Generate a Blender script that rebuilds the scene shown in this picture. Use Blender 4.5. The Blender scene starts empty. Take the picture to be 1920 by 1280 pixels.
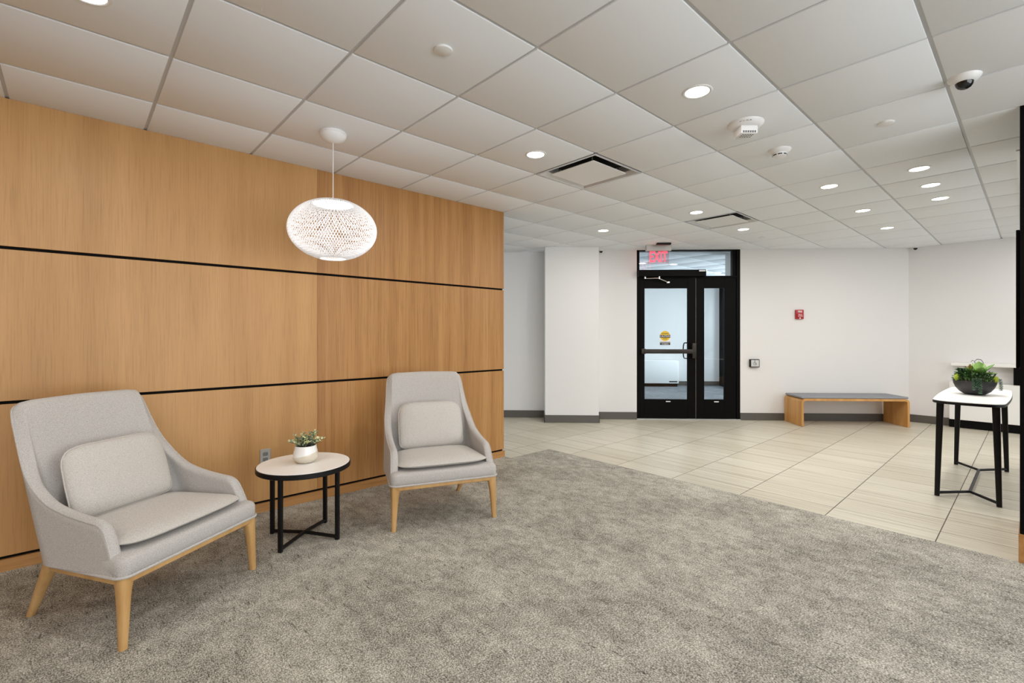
import bpy, bmesh, math, random
from mathutils import Vector, Matrix

R = math.radians
C = bpy.context.scene.collection
sc = bpy.context.scene
Q = math.sqrt(0.5)

# ------------------------------------------------------------------ camera
EYE, CEIL = 1.31, 2.615
cd = bpy.data.cameras.new('camera')
cd.sensor_width = 36.0
cd.lens = 900.0 / 1920.0 * 36.0
cd.shift_y = -13.0 / 1920.0
cd.clip_start = 0.05
cam = bpy.data.objects.new('camera', cd)
C.objects.link(cam)
cam.location = (0, 0, EYE)
cam.rotation_euler = (R(90), 0, R(47.5 - 90))
sc.camera = cam

# ------------------------------------------------------------------ world, lights, exposure
sc.view_settings.view_transform = 'Standard'
sc.view_settings.look = 'None'
sc.view_settings.exposure = 0.0
sc.view_settings.gamma = 1.0
sc.view_settings.use_curve_mapping = False
sc.cycles.use_denoising = True
sc.cycles.max_bounces = 10
sc.cycles.diffuse_bounces = 6
sc.cycles.transparent_max_bounces = 16
w = bpy.data.worlds.new('overcast_sky')
sc.world = w
w.use_nodes = True
w.node_tree.nodes['Background'].inputs[0].default_value = (0.90, 0.96, 1.0, 1)
w.node_tree.nodes['Background'].inputs[1].default_value = 1.5
DOWN_W = 9.0          # watts of one recessed downlight
PENDANT_W = 2.5
WARM = (1.0, 0.965, 0.92)


def area_light(name, loc, rot, sx, sy, watts, col=(1, 1, 1)):
    l = bpy.data.lights.new(name, 'AREA')
    l.shape = 'RECTANGLE'
    l.size, l.size_y = sx, sy
    l.energy = watts
    l.color = col
    o = bpy.data.objects.new(name, l)
    o.location = loc
    o.rotation_euler = rot
    C.objects.link(o)
    return o


# daylight arriving through the street windows behind the camera and beside the reception
area_light('window_daylight', (1.6, -4.0, 1.45), (R(90), 0, 0), 7.5, 2.1, 210, (0.95, 0.98, 1.0))
area_light('window_daylight', (11.4, 3.6, 1.35), (R(90), 0, R(45)), 4.0, 2.2, 350, (0.93, 0.97, 1.0))

# ------------------------------------------------------------------ materials
MAT = {}


def new_mat(name):
    m = bpy.data.materials.new(name)
    m.use_nodes = True
    nt = m.node_tree
    return m, nt, nt.nodes['Principled BSDF']


def simple(name, col, rough=0.5, metal=0.0, spec=0.5, bump=0.0, bscale=300.0, trans=0.0):
    m, nt, p = new_mat(name)
    p.inputs['Base Color'].default_value = (*col, 1)
    p.inputs['Roughness'].default_value = rough
    p.inputs['Metallic'].default_value = metal
    p.inputs['Specular IOR Level'].default_value = spec
    # a trace of tonal noise so that no surface is perfectly flat
    tc = nt.nodes.new('ShaderNodeTexCoord')
    n = nt.nodes.new('ShaderNodeTexNoise')
    n.inputs['Scale'].default_value = bscale
    n.inputs['Detail'].default_value = 3
    nt.links.new(tc.outputs['Object'], n.inputs['Vector'])
    if bump:
        b = nt.nodes.new('ShaderNodeBump')
        b.inputs['Strength'].default_value = bump
        b.inputs['Distance'].default_value = 0.002
        nt.links.new(n.outputs['Fac'], b.inputs['Height'])
        nt.links.new(b.outputs['Normal'], p.inputs['Normal'])
    mx = nt.nodes.new('ShaderNodeMixRGB')
    mx.blend_type = 'MULTIPLY'
    mx.inputs['Fac'].default_value = 0.06
    mx.inputs['Color1'].default_value = (*col, 1)
    nt.links.new(n.outputs['Fac'], mx.inputs['Color2'])
    nt.links.new(mx.outputs[0], p.inputs['Base Color'])
    MAT[name] = m
    return m


def emit(name, col, strength):
    m, nt, p = new_mat(name)
    p.inputs['Base Color'].default_value = (*col, 1)
    p.inputs['Emission Color'].default_value = (*col, 1)
    p.inputs['Emission Strength'].default_value = strength
    MAT[name] = m
    return m


def ramp(nt, stops):
    r = nt.nodes.new('ShaderNodeValToRGB')
    el = r.color_ramp.elements
    while len(el) < len(stops):
        el.new(0.5)
    for e, (p, c) in zip(el, stops):
        e.position = p
        e.color = (*c, 1)
    return r


def mapped_noise(nt, scale, nscale=1.0, detail=4.0, rough=0.55, coord='Object', loc=(0, 0, 0)):
    tc = nt.nodes.new('ShaderNodeTexCoord')
    mp = nt.nodes.new('ShaderNodeMapping')
    mp.inputs['Scale'].default_value = scale
    mp.inputs['Location'].default_value = loc
    n = nt.nodes.new('ShaderNodeTexNoise')
    n.inputs['Scale'].default_value = nscale
    n.inputs['Detail'].default_value = detail
    n.inputs['Roughness'].default_value = rough
    nt.links.new(tc.outputs[coord], mp.inputs['Vector'])
    nt.links.new(mp.outputs[0], n.inputs['Vector'])
    return n.outputs['Fac']


def mix(nt, a, b, fac, mode='MIX'):
    m = nt.nodes.new('ShaderNodeMixRGB')
    m.blend_type = mode
    for s, v in (('Color1', a), ('Color2', b), ('Fac', fac)):
        if isinstance(v, (int, float)):
            m.inputs[s].default_value = v
        elif isinstance(v, tuple):
            m.inputs[s].default_value = (*v, 1)
        else:
            nt.links.new(v, m.inputs[s])
    return m.outputs[0]


def wood(name, dark, mid, light, broad, fine, rough=0.42, loc=(0, 0, 0), contrast=0.35):
    """straight-grained veneer: broad tone bands plus fine pores along one axis"""
    m, nt, p = new_mat(name)
    f1 = mapped_noise(nt, broad, 1.0, 3.0, 0.5, loc=loc)
    f2 = mapped_noise(nt, fine, 1.0, 4.0, 0.65, loc=loc)
    r1 = ramp(nt, [(0.30, dark), (0.50, mid), (0.70, light)])
    nt.links.new(f1, r1.inputs[0])
    r2 = ramp(nt, [(0.32, (0.50, 0.44, 0.38)), (0.52, (1, 1, 1))])
    nt.links.new(f2, r2.inputs[0])
    c = mix(nt, r1.outputs[0], r2.outputs[0], contrast, 'MULTIPLY')
    nt.links.new(c, p.inputs['Base Color'])
    p.inputs['Roughness'].default_value = rough
    p.inputs['Specular IOR Level'].default_value = 0.35
    b = nt.nodes.new('ShaderNodeBump')
    b.inputs['Strength'].default_value = 0.12
    b.inputs['Distance'].default_value = 0.001
    nt.links.new(f2, b.inputs['Height'])
    nt.links.new(b.outputs['Normal'], p.inputs['Normal'])
    MAT[name] = m
    return m


wood('oak_veneer', (0.400, 0.205, 0.068), (0.475, 0.258, 0.094), (0.530, 0.298, 0.115), (5, 5, 0.25), (150, 150, 3.2))
wood('oak_veneer_rift', (0.330, 0.152, 0.046), (0.405, 0.200, 0.066), (0.475, 0.250, 0.090), (11, 11, 0.25), (110, 110, 2.4), contrast=0.5)
wood('oak_plinth', (0.33, 0.15, 0.045), (0.40, 0.20, 0.066), (0.46, 0.24, 0.088), (1.5, 20, 22), (8, 160, 160))
wood('pale_beech', (0.46, 0.26, 0.095), (0.54, 0.325, 0.13), (0.60, 0.37, 0.16), (14, 14, 3), (240, 240, 14), contrast=0.2)
wood('bench_ply', (0.48, 0.235, 0.065), (0.56, 0.29, 0.09), (0.62, 0.34, 0.12), (12, 12, 1.2), (190, 190, 6), contrast=0.25)
simple('wall_paint', (0.76, 0.75, 0.74), 0.75, bump=0.05, bscale=500)
simple('ceiling_panel', (0.85, 0.875, 0.905), 0.9, bump=0.10, bscale=700)
simple('ceiling_tee', (0.60, 0.605, 0.615), 0.6)
simple('black_reveal', (0.003, 0.003, 0.003), 0.7, 0.0, 0.1)
simple('base_vinyl', (0.098, 0.090, 0.078), 0.5)
simple('black_aluminium', (0.0035, 0.0032, 0.003), 0.45, 0.0, 0.06)
simple('dark_bronze', (0.030, 0.024, 0.020), 0.35, 0.5)
simple('black_steel', (0.005, 0.005, 0.0055), 0.42, 0.0, 0.25)
simple('chrome', (0.72, 0.72, 0.72), 0.22, 1.0)
simple('brushed_steel', (0.50, 0.48, 0.45), 0.38, 0.9)
simple('white_laminate', (0.86, 0.85, 0.82), 0.32)
simple('white_enamel', (0.82, 0.82, 0.81), 0.45)
simple('trim_white', (0.78, 0.78, 0.77), 0.35)
simple('white_plastic', (0.82, 0.82, 0.82), 0.4)
simple('cord_white', (0.8, 0.8, 0.8), 0.5)
simple('grey_felt', (0.27, 0.275, 0.295), 0.95, bump=0.5, bscale=500)
simple('red_plastic', (0.42, 0.012, 0.022), 0.35)
simple('white_print', (0.85, 0.85, 0.85), 0.6)
simple('black_print', (0.012, 0.012, 0.012), 0.6)
simple('grey_print', (0.16, 0.16, 0.16), 0.6)
simple('yellow_print', (0.78, 0.52, 0.03), 0.5)
simple('grout', (0.10, 0.085, 0.07), 0.9)
simple('slot_black', (0.004, 0.004, 0.004), 0.8)
simple('dark_dome', (0.012, 0.012, 0.013), 0.08)
simple('bowl_black', (0.018, 0.017, 0.017), 0.48)
simple('soil', (0.03, 0.02, 0.012), 0.95, bump=0.6)
simple('twig', (0.05, 0.03, 0.018), 0.8)
simple('threshold_metal', (0.55, 0.55, 0.54), 0.35, 0.8)
simple('sealant', (0.55, 0.50, 0.42), 0.6)
emit('lamp_lens', (1.0, 0.97, 0.92), 9.0)
emit('pendant_lens', (1.0, 0.985, 0.965), 5.5)
emit('exit_red', (1.0, 0.03, 0.05), 3.6)


def leaf_mat(name, c1, c2, rough=0.5, scale=18):
    m, nt, p = new_mat(name)
    f = mapped_noise(nt, (scale, scale, scale), 1.0, 2.0)
    r = ramp(nt, [(0.35, c1), (0.65, c2)])
    nt.links.new(f, r.inputs[0])
    nt.links.new(r.outputs[0], p.inputs['Base Color'])
    p.inputs['Roughness'].default_value = rough
    p.inputs['Subsurface Weight'].default_value = 0.0
    MAT[name] = m


leaf_mat('leaf_sage', (0.12, 0.20, 0.13), (0.27, 0.37, 0.26))
leaf_mat('leaf_cream', (0.48, 0.52, 0.22), (0.70, 0.67, 0.42))
leaf_mat('leaf_succulent', (0.10, 0.24, 0.045), (0.30, 0.47, 0.13), 0.4, 14)
leaf_mat('leaf_deep', (0.016, 0.055, 0.022), (0.06, 0.14, 0.06), 0.45, 30)
leaf_mat('leaf_mid', (0.05, 0.15, 0.03), (0.16, 0.32, 0.08), 0.45, 30)
leaf_mat('leaf_red', (0.20, 0.06, 0.02), (0.30, 0.30, 0.05), 0.5, 40)
leaf_mat('moss_lime', (0.28, 0.40, 0.02), (0.50, 0.58, 0.07), 0.9, 120)
leaf_mat('leaf_bead', (0.04, 0.11, 0.06), (0.14, 0.26, 0.16), 0.4, 60)


def carpet_mat(name, lo, mid, hi, dash, loop=1.0, blotch=1.0):
    """loop pile: bright and dark yarn specks, soft cloudy patches, thin sheared dashes"""
    m, nt, p = new_mat(name)
    fine = mapped_noise(nt, (185 * loop, 125 * loop, 185), 1.0, 3.0, 0.8)
    med = mapped_noise(nt, (13, 8, 13), 1.0, 6.0, 0.8)
    big = mapped_noise(nt, (2.2, 1.7, 2.2), 1.0, 5.0, 0.62)
    lines = mapped_noise(nt, dash, 1.0, 2.0, 0.6)
    f = ramp(nt, [(0.39, (0, 0, 0)), (0.61, (1, 1, 1))])
    nt.links.new(fine, f.inputs[0])
    b_ = ramp(nt, [(0.38, (0, 0, 0)), (0.62, (1, 1, 1))])
    nt.links.new(mix(nt, med, big, 0.38), b_.inputs[0])
    t = mix(nt, f.outputs[0], b_.outputs[0], 0.34 * blotch)
    r = ramp(nt, [(0.08, lo), (0.5, mid), (0.92, hi)])
    nt.links.new(t, r.inputs[0])
    rl = ramp(nt, [(0.29, (0.26, 0.24, 0.22)), (0.355, (1, 1, 1))])
    nt.links.new(lines, rl.inputs[0])
    c = mix(nt, r.outputs[0], rl.outputs[0], 0.75, 'MULTIPLY')
    nt.links.new(c, p.inputs['Base Color'])
    p.inputs['Roughness'].default_value = 0.97
    p.inputs['Specular IOR Level'].default_value = 0.1
    b = nt.nodes.new('ShaderNodeBump')
    b.inputs['Strength'].default_value = 0.6
    b.inputs['Distance'].default_value = 0.004
    nt.links.new(fine, b.inputs['Height'])
    nt.links.new(b.outputs['Normal'], p.inputs['Normal'])
    MAT[name] = m


carpet_mat('loop_carpet', (0.075, 0.070, 0.056), (0.320, 0.304, 0.258), (0.690, 0.665, 0.590), (85, 13, 85))
carpet_mat('vestibule_carpet', (0.06, 0.065, 0.07), (0.16, 0.17, 0.185), (0.32, 0.335, 0.36), (20, 60, 20))


def fabric_mat(name, lo, hi):
    m, nt, p = new_mat(name)
    a = mapped_noise(nt, (260, 260, 900), 1.0, 2.0, 0.6)
    b_ = mapped_noise(nt, (900, 900, 260), 1.0, 2.0, 0.6)
    ml = nt.nodes.new('ShaderNodeMath'); ml.operation = 'ADD'
    nt.links.new(a, ml.inputs[0]); nt.links.new(b_, ml.inputs[1])
    hf = nt.nodes.new('ShaderNodeMath'); hf.operation = 'MULTIPLY'
    nt.links.new(ml.outputs[0], hf.inputs[0]); hf.inputs[1].default_value = 0.5
    r = ramp(nt, [(0.36, lo), (0.62, hi)])
    nt.links.new(hf.outputs[0], r.inputs[0])
    nt.links.new(r.outputs[0], p.inputs['Base Color'])
    p.inputs['Roughness'].default_value = 0.95
    p.inputs['Specular IOR Level'].default_value = 0.15
    p.inputs['Sheen Weight'].default_value = 0.15
    bp = nt.nodes.new('ShaderNodeBump')
    bp.inputs['Strength'].default_value = 0.35
    bp.inputs['Distance'].default_value = 0.0015
    nt.links.new(hf.outputs[0], bp.inputs['Height'])
    nt.links.new(bp.outputs['Normal'], p.inputs['Normal'])
    MAT[name] = m


fabric_mat('heather_fabric', (0.27, 0.255, 0.24), (0.58, 0.552, 0.525))
fabric_mat('cushion_fabric', (0.33, 0.31, 0.285), (0.63, 0.597, 0.555))


def tile_mat():
    m, nt, p = new_mat('porcelain_tile')
    oi = nt.nodes.new('ShaderNodeObjectInfo')
    tc = nt.nodes.new('ShaderNodeTexCoord')
    mp = nt.nodes.new('ShaderNodeMapping')
    mp.inputs['Scale'].default_value = (62, 0.9, 1)
    cb = nt.nodes.new('ShaderNodeCombineXYZ')
    mm = nt.nodes.new('ShaderNodeMath'); mm.operation = 'MULTIPLY'
    nt.links.new(oi.outputs['Random'], mm.inputs[0]); mm.inputs[1].default_value = 97.0
    nt.links.new(mm.outputs[0], cb.inputs[0]); nt.links.new(mm.outputs[0], cb.inputs[1])
    nt.links.new(cb.outputs[0], mp.inputs['Location'])
    nt.links.new(tc.outputs['Object'], mp.inputs['Vector'])
    n = nt.nodes.new('ShaderNodeTexNoise')
    n.inputs['Detail'].default_value = 5
    n.inputs['Roughness'].default_value = 0.6
    n.inputs['Scale'].default_value = 1.0
    nt.links.new(mp.outputs[0], n.inputs['Vector'])
    r = ramp(nt, [(0.28, (0.34, 0.300, 0.225)), (0.44, (0.53, 0.490, 0.395)), (0.62, (0.635, 0.605, 0.505))])
    nt.links.new(n.outputs['Fac'], r.inputs[0])
    v = ramp(nt, [(0.0, (0.88, 0.865, 0.84)), (1.0, (1.0, 1.0, 1.0))])
    nt.links.new(oi.outputs['Random'], v.inputs[0])
    c = mix(nt, r.outputs[0], v.outputs[0], 1.0, 'MULTIPLY')
    nt.links.new(c, p.inputs['Base Color'])
    p.inputs['Roughness'].default_value = 0.36
    p.inputs['Specular IOR Level'].default_value = 0.4
    MAT['porcelain_tile'] = m


tile_mat()


def glass_mat(name, tint, rough=0.0, ior=1.45, extra=0.0):
    m = bpy.data.materials.new(name)
    m.use_nodes = True
    nt = m.node_tree
    nt.nodes.clear()
    out = nt.nodes.new('ShaderNodeOutputMaterial')
    tr = nt.nodes.new('ShaderNodeBsdfTransparent')
    tr.inputs[0].default_value = (*tint, 1)
    gl = nt.nodes.new('ShaderNodeBsdfGlossy')
    gl.inputs['Roughness'].default_value = rough
    fr = nt.nodes.new('ShaderNodeFresnel')
    fr.inputs['IOR'].default_value = ior
    mx = nt.nodes.new('ShaderNodeMixShader')
    nt.links.new(fr.outputs[0], mx.inputs[0])
    nt.links.new(tr.outputs[0], mx.inputs[1])
    nt.links.new(gl.outputs[0], mx.inputs[2])
    nt.links.new(mx.outputs[0], out.inputs[0])
    MAT[name] = m


glass_mat('door_glass', (0.93, 0.965, 0.98), ior=1.5)
glass_mat('acrylic', (1.0, 0.86, 0.87))


def strand_mat():
    m = bpy.data.materials.new('lamp_strand')
    m.use_nodes = True
    nt = m.node_tree
    p = nt.nodes['Principled BSDF']
    out = nt.nodes['Material Output']
    p.inputs['Base Color'].default_value = (0.87, 0.87, 0.88, 1)
    p.inputs['Roughness'].default_value = 0.5
    t = nt.nodes.new('ShaderNodeBsdfTranslucent')
    t.inputs[0].default_value = (0.9, 0.9, 0.91, 1)
    mx = nt.nodes.new('ShaderNodeMixShader')
    mx.inputs[0].default_value = 0.45
    nt.links.new(p.outputs[0], mx.inputs[1])
    nt.links.new(t.outputs[0], mx.inputs[2])
    nt.links.new(mx.outputs[0], out.inputs[0])
    MAT['lamp_strand'] = m


strand_mat()


def pot_mat():
    m, nt, p = new_mat('two_tone_glaze')
    tc = nt.nodes.new('ShaderNodeTexCoord')
    sp = nt.nodes.new('ShaderNodeSeparateXYZ')
    nt.links.new(tc.outputs['Object'], sp.inputs[0])
    sn = nt.nodes.new('ShaderNodeMath'); sn.operation = 'MULTIPLY_ADD'
    nt.links.new(sp.outputs[0], sn.inputs[0]); sn.inputs[1].default_value = -0.22
    nt.links.new(sp.outputs[2], sn.inputs[2])
    r = ramp(nt, [(0.0, (0.62, 0.56, 0.46)), (0.056, (0.62, 0.56, 0.46)), (0.058, (0.80, 0.79, 0.77)), (1.0, (0.80, 0.79, 0.77))])
    nt.links.new(sn.outputs[0], r.inputs[0])
    nt.links.new(r.outputs[0], p.inputs['Base Color'])
    p.inputs['Roughness'].default_value = 0.25
    MAT['two_tone_glaze'] = m


pot_mat()


# ------------------------------------------------------------------ mesh builder
class MB:
    def __init__(self):
        self.bm = bmesh.new()

    def _merge(self, t, mi=0):
        me = bpy.data.meshes.new('tmp')
        for f in t.faces:
            f.material_index = mi
        t.to_mesh(me)
        t.free()
        self.bm.from_mesh(me)
        bpy.data.meshes.remove(me)
        return self

    def box(self, x0, y0, z0, x1, y1, z1, bev=0.0, seg=2, mi=0, mat=None):
        t = bmesh.new()
        bmesh.ops.create_cube(t, size=1.0)
        for v in t.verts:
            v.co = Vector((x0 + (v.co.x + .5) * (x1 - x0), y0 + (v.co.y + .5) * (y1 - y0), z0 + (v.co.z + .5) * (z1 - z0)))
        if bev:
            bmesh.ops.bevel(t, geom=t.edges[:], offset=bev, segments=seg, affect='EDGES', profile=0.5)
        if mat is not None:
            bmesh.ops.transform(t, matrix=mat, verts=t.verts)
        return self._merge(t, mi)

    def prism(self, poly, z0, z1, bev=0.0, seg=2, mi=0, mat=None):
        t = bmesh.new()
        vs = [t.verts.new((x, y, z0)) for x, y in poly]
        f = t.faces.new(vs)
        r = bmesh.ops.extrude_face_region(t, geom=[f])
        for v in r['geom']:
            if isinstance(v, bmesh.types.BMVert):
                v.co.z = z1
        bmesh.ops.recalc_face_normals(t, faces=t.faces)
        if bev:
            es = [e for e in t.edges if abs(e.verts[0].co.z - e.verts[1].co.z) < 1e-6]
            bmesh.ops.bevel(t, geom=es, offset=bev, segments=seg, affect='EDGES', profile=0.5)
        if mat is not None:
            bmesh.ops.transform(t, matrix=mat, verts=t.verts)
        return self._merge(t, mi)

    def lathe(self, prof, n=32, c=(0, 0, 0), mi=0, mat=None, caps=True):
        t = bmesh.new()
        rings = []
        for r, z in prof:
            if r < 1e-6:
                rings.append([t.verts.new((c[0], c[1], c[2] + z))])
            else:
                rings.append([t.verts.new((c[0] + r * math.cos(2 * math.pi * k / n), c[1] + r * math.sin(2 * math.pi * k / n), c[2] + z)) for k in range(n)])
        for a, b in zip(rings, rings[1:]):
            for k in range(n):
                k2 = (k + 1) % n
                if len(a) == 1 and len(b) == 1:
                    continue
                if len(a) == 1:
                    t.faces.new((a[0], b[k], b[k2]))
                elif len(b) == 1:
                    t.faces.new((a[k], a[k2], b[0]))
                else:
                    t.faces.new((a[k], a[k2], b[k2], b[k]))
        if caps:
            for g in (rings[0], rings[-1]):
                if len(g) > 2:
                    t.faces.new(g)
        bmesh.ops.recalc_face_normals(t, faces=t.faces)
        if mat is not None:
            bmesh.ops.transform(t, matrix=mat, verts=t.verts)
        return self._merge(t, mi)

    def tube(self, pts, rad, n=8, closed=False, mi=0, cap=True):
        t = bmesh.new()
        pts = [Vector(p) for p in pts]
        N = len(pts)
        rads = rad if isinstance(rad, (list, tuple)) else [rad] * N
        rings = []
        up = None
        for i, p in enumerate(pts):
            if closed:
                d = pts[(i + 1) % N] - pts[i - 1]
            else:
                d = pts[min(i + 1, N - 1)] - pts[max(i - 1, 0)]
            d.normalize()
            if up is None:
                up = Vector((0, 0, 1)) if abs(d.z) < 0.9 else Vector((1, 0, 0))
            a = d.cross(up).normalized()
            b = a.cross(d).normalized()
            up = b
            rings.append([t.verts.new(p + (a * math.cos(2 * math.pi * k / n) + b * math.sin(2 * math.pi * k / n)) * rads[i]) for k in range(n)])
        m = N if closed else N - 1
        for i in range(m):
            A, B_ = rings[i], rings[(i + 1) % N]
            for k in range(n):
                k2 = (k + 1) % n
                t.faces.new((A[k], A[k2], B_[k2], B_[k]))
        if cap and not closed:
            t.faces.new(rings[0][::-1])
            t.faces.new(rings[-1])
        bmesh.ops.recalc_face_normals(t, faces=t.faces)
        return self._merge(t, mi)

    def grid(self, rows, wrap=False, mi=0, caps=False):
        """rows: list of equal-length lists of points"""
        t = bmesh.new()
        vs = [[t.verts.new(p) for p in r] for r in rows]
        for a, b in zip(vs, vs[1:]):
            m = len(a) if wrap else len(a) - 1
            for k in range(m):
                k2 = (k + 1) % len(a)
                t.faces.new((a[k], a[k2], b[k2], b[k]))
        if caps:
            t.faces.new(vs[0][::-1])
            t.faces.new(vs[-1])
        bmesh.ops.recalc_face_normals(t, faces=t.faces)
        return self._merge(t, mi)

    def faces(self, verts, faces, mi=0):
        t = bmesh.new()
        vs = [t.verts.new(v) for v in verts]
        for f in faces:
            t.faces.new([vs[i] for i in f])
        return self._merge(t, mi)

    def mesh(self, name, mats, smooth=True, angle=38):
        me = bpy.data.meshes.new(name)
        self.bm.to_mesh(me)
        self.bm.free()
        for m in (mats if isinstance(mats, (list, tuple)) else [mats]):
            me.materials.append(MAT[m])
        if smooth:
            me.polygons.foreach_set('use_smooth', [True] * len(me.polygons))
            me.set_sharp_from_angle(angle=R(angle))
        me.update()
        return me

    def build(self, name, mats, parent=None, smooth=True, angle=38, loc=(0, 0, 0), rotz=0.0):
        return link(name, self.mesh(name, mats, smooth, angle), parent, loc, rotz)


def link(name, me, parent=None, loc=(0, 0, 0), rotz=0.0):
    o = bpy.data.objects.new(name, me)
    C.objects.link(o)
    o.location = loc
    o.rotation_euler = (0, 0, rotz)
    if parent is not None:
        o.parent = parent
    return o


def tag(o, label, cat, group=None):
    o['label'] = label
    o['category'] = cat
    if group:
        o['group'] = group
    return o


def thing(name, label, cat, loc=(0, 0, 0), rotz=0.0, group=None):
    o = bpy.data.objects.new(name, None)
    C.objects.link(o)
    o.location = loc
    o.rotation_euler = (0, 0, rotz)
    return tag(o, label, cat, group)


def struct(o, label=None):
    o['kind'] = 'structure'
    if label:
        o['label'] = label
    return o


def struct_empty(name, loc=(0, 0, 0), rotz=0.0):
    o = bpy.data.objects.new(name, None)
    C.objects.link(o)
    o.location = loc
    o.rotation_euler = (0, 0, rotz)
    return struct(o)


def copy_tree(o, parent=None):
    c = o.copy()
    C.objects.link(c)
    if parent is not None:
        c.parent = parent
    for ch in list(o.children):
        copy_tree(ch, c)
    return c


def text_mesh(name, body, size, mat, extrude=0.0008, align='CENTER', bold=0.0):
    cu = bpy.data.curves.new('txt', 'FONT')
    cu.body = body
    cu.size = size
    cu.align_x = align
    cu.align_y = 'CENTER'
    cu.extrude = extrude
    cu.offset = bold
    cu.resolution_u = 3
    o = bpy.data.objects.new('txt', cu)
    C.objects.link(o)
    dg = bpy.context.evaluated_depsgraph_get()
    me = bpy.data.meshes.new_from_object(o.evaluated_get(dg))
    bpy.data.objects.remove(o)
    bpy.data.curves.remove(cu)
    me.name = name
    me.materials.clear()
    me.materials.append(MAT[mat])
    # stand the lettering up: x right, z up, facing -y
    me.transform(Matrix.Rotation(R(90), 4, 'X'))
    return me


def rrect(w_, h_, r, n=6, cx=0.0, cy=0.0):
    pts = []
    for sx, sy, a0 in ((1, 1, 0), (-1, 1, 90), (-1, -1, 180), (1, -1, 270)):
        for k in range(n + 1):
            a = R(a0 + 90.0 * k / n)
            pts.append((cx + sx * (w_ / 2 - r) + r * math.cos(a), cy + sy * (h_ / 2 - r) + r * math.sin(a)))
    return pts


def far(s, n, z=0.0):
    """a point given along (s) and through (n) the diagonal entrance wall"""
    return Vector((Q * (s + n), Q * (n - s), z))


FR = R(-45)

# ------------------------------------------------------------------ floor
rng = random.Random(5)
fl = MB().box(-3.2, -4.2, -0.12, 13.0, 12.0, -0.0013).build('floor', 'grout')
struct(fl)
TX, TY, X0, Y0 = 0.307, 0.603, 4.57 - 20 * 0.307, 0.43 - 8 * 0.603
tile_me = MB().box(-TX / 2 + .0025, -TY / 2 + .0028, -0.0013, TX / 2 - .0025, TY / 2 - .0028, 0.0, 0.0006, 1).mesh('tile', 'porcelain_tile', False)
CARX, CARY = 4.01, 3.75
for i in range(0, 60):
    for j in range(0, 30):
        cx, cy = X0 + (i + .5) * TX, Y0 + (j + .5) * TY
        n_, s_ = (cx + cy) * Q, (cx - cy) * Q
        if n_ > 7.85 or cx > 9.45 or cy < -0.75 or s_ < -1.6:
            continue
        if cx < CARX - TX / 2 and cy < CARY - TY / 2:
            continue
        if cx < 3.2 and cy < 4.0:
            continue
        if cx < 2.6 or (cy < 0.2 and cx > 4.3 and cy < -0.5):
            continue
        t = link('tile', tile_me, fl, (cx, cy, 0))
carp = MB().prism([(-3.2, -4.2), (CARX, -4.2), (CARX, CARY), (3.42, CARY), (3.42, 3.845), (-3.2, 3.845)], -0.0012, 0.006, 0.003, 2)
carpet = tag(carp.build('carpet', 'loop_carpet', None, False), 'mottled taupe loop-pile carpet under both armchairs', 'carpet')

# ------------------------------------------------------------------ ceiling
GX, GY, S = -0.265, 3.364, 0.6096
VENTS = [(5, 1), (9, 1)]


def roofed(cx, cy):
    n_, s_ = (cx + cy) * Q, (cx - cy) * Q
    return cx < 9.6 and n_ < 8.2 or (-1.4 < s_ < 5.0 and n_ < 12.9)


cm_ = MB()
qd = []
for i in range(-5, 26):
    for j in range(-15, 14):
        x0_, y0_ = GX + i * S, GY - (j + 1) * S
        if (i, j) in VENTS or not roofed(x0_ + S / 2, y0_ + S / 2):
            continue
        qd.append((x0_, y0_))
for x0_, y0_ in qd:
    cm_.bm.faces.new([cm_.bm.verts.new((x0_ + a * S, y0_ + b * S, CEIL + 0.008)) for a, b in ((0, 0), (0, 1), (1, 1), (1, 0))])
    cm_.bm.faces.new([cm_.bm.verts.new((x0_ + a * S, y0_ + b * S, CEIL + 0.30)) for a, b in ((0, 0), (0, 1), (1, 1), (1, 0))])  # unseen upper sheet, added to block light above the ceiling
for i, j in VENTS:
    x0_, y0_ = GX + i * S, GY - (j + 1) * S
    cm_.bm.faces.new([cm_.bm.verts.new((x0_ + a * S, y0_ + b * S, CEIL + 0.30)) for a, b in ((0, 0), (0, 1), (1, 1), (1, 0))])
bmesh.ops.remove_doubles(cm_.bm, verts=cm_.bm.verts, dist=0.0005)
ce = struct(cm_.build('ceiling', 'ceiling_tee', None, False))
h_ = S / 2 - 0.0085
ct_me = MB().box(-h_, -h_, 0, h_, h_, 0.010, 0.0022, 2).mesh('ceiling_tile', 'ceiling_panel')
for i in range(-4, 32):
    for j in range(-20, 12):
        cx, cy = GX + (i + .5) * S, GY - (j + .5) * S
        n_, s_ = (cx + cy) * Q, (cx - cy) * Q
        if (i, j) in VENTS:
            continue
        if not roofed(cx, cy):
            continue
        if cy < -1.4 or s_ < -1.5 and cy > 4.6:
            continue
        if cx > 4.2 and cy < -0.35:
            continue
        link('ceiling_tile', ct_me, ce, (cx, cy, CEIL))
struct(MB().box(4.92, 0.045, CEIL - 0.012, 9.3, 0.095, CEIL + 0.008).build('trim_1', 'trim_white'))

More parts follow.
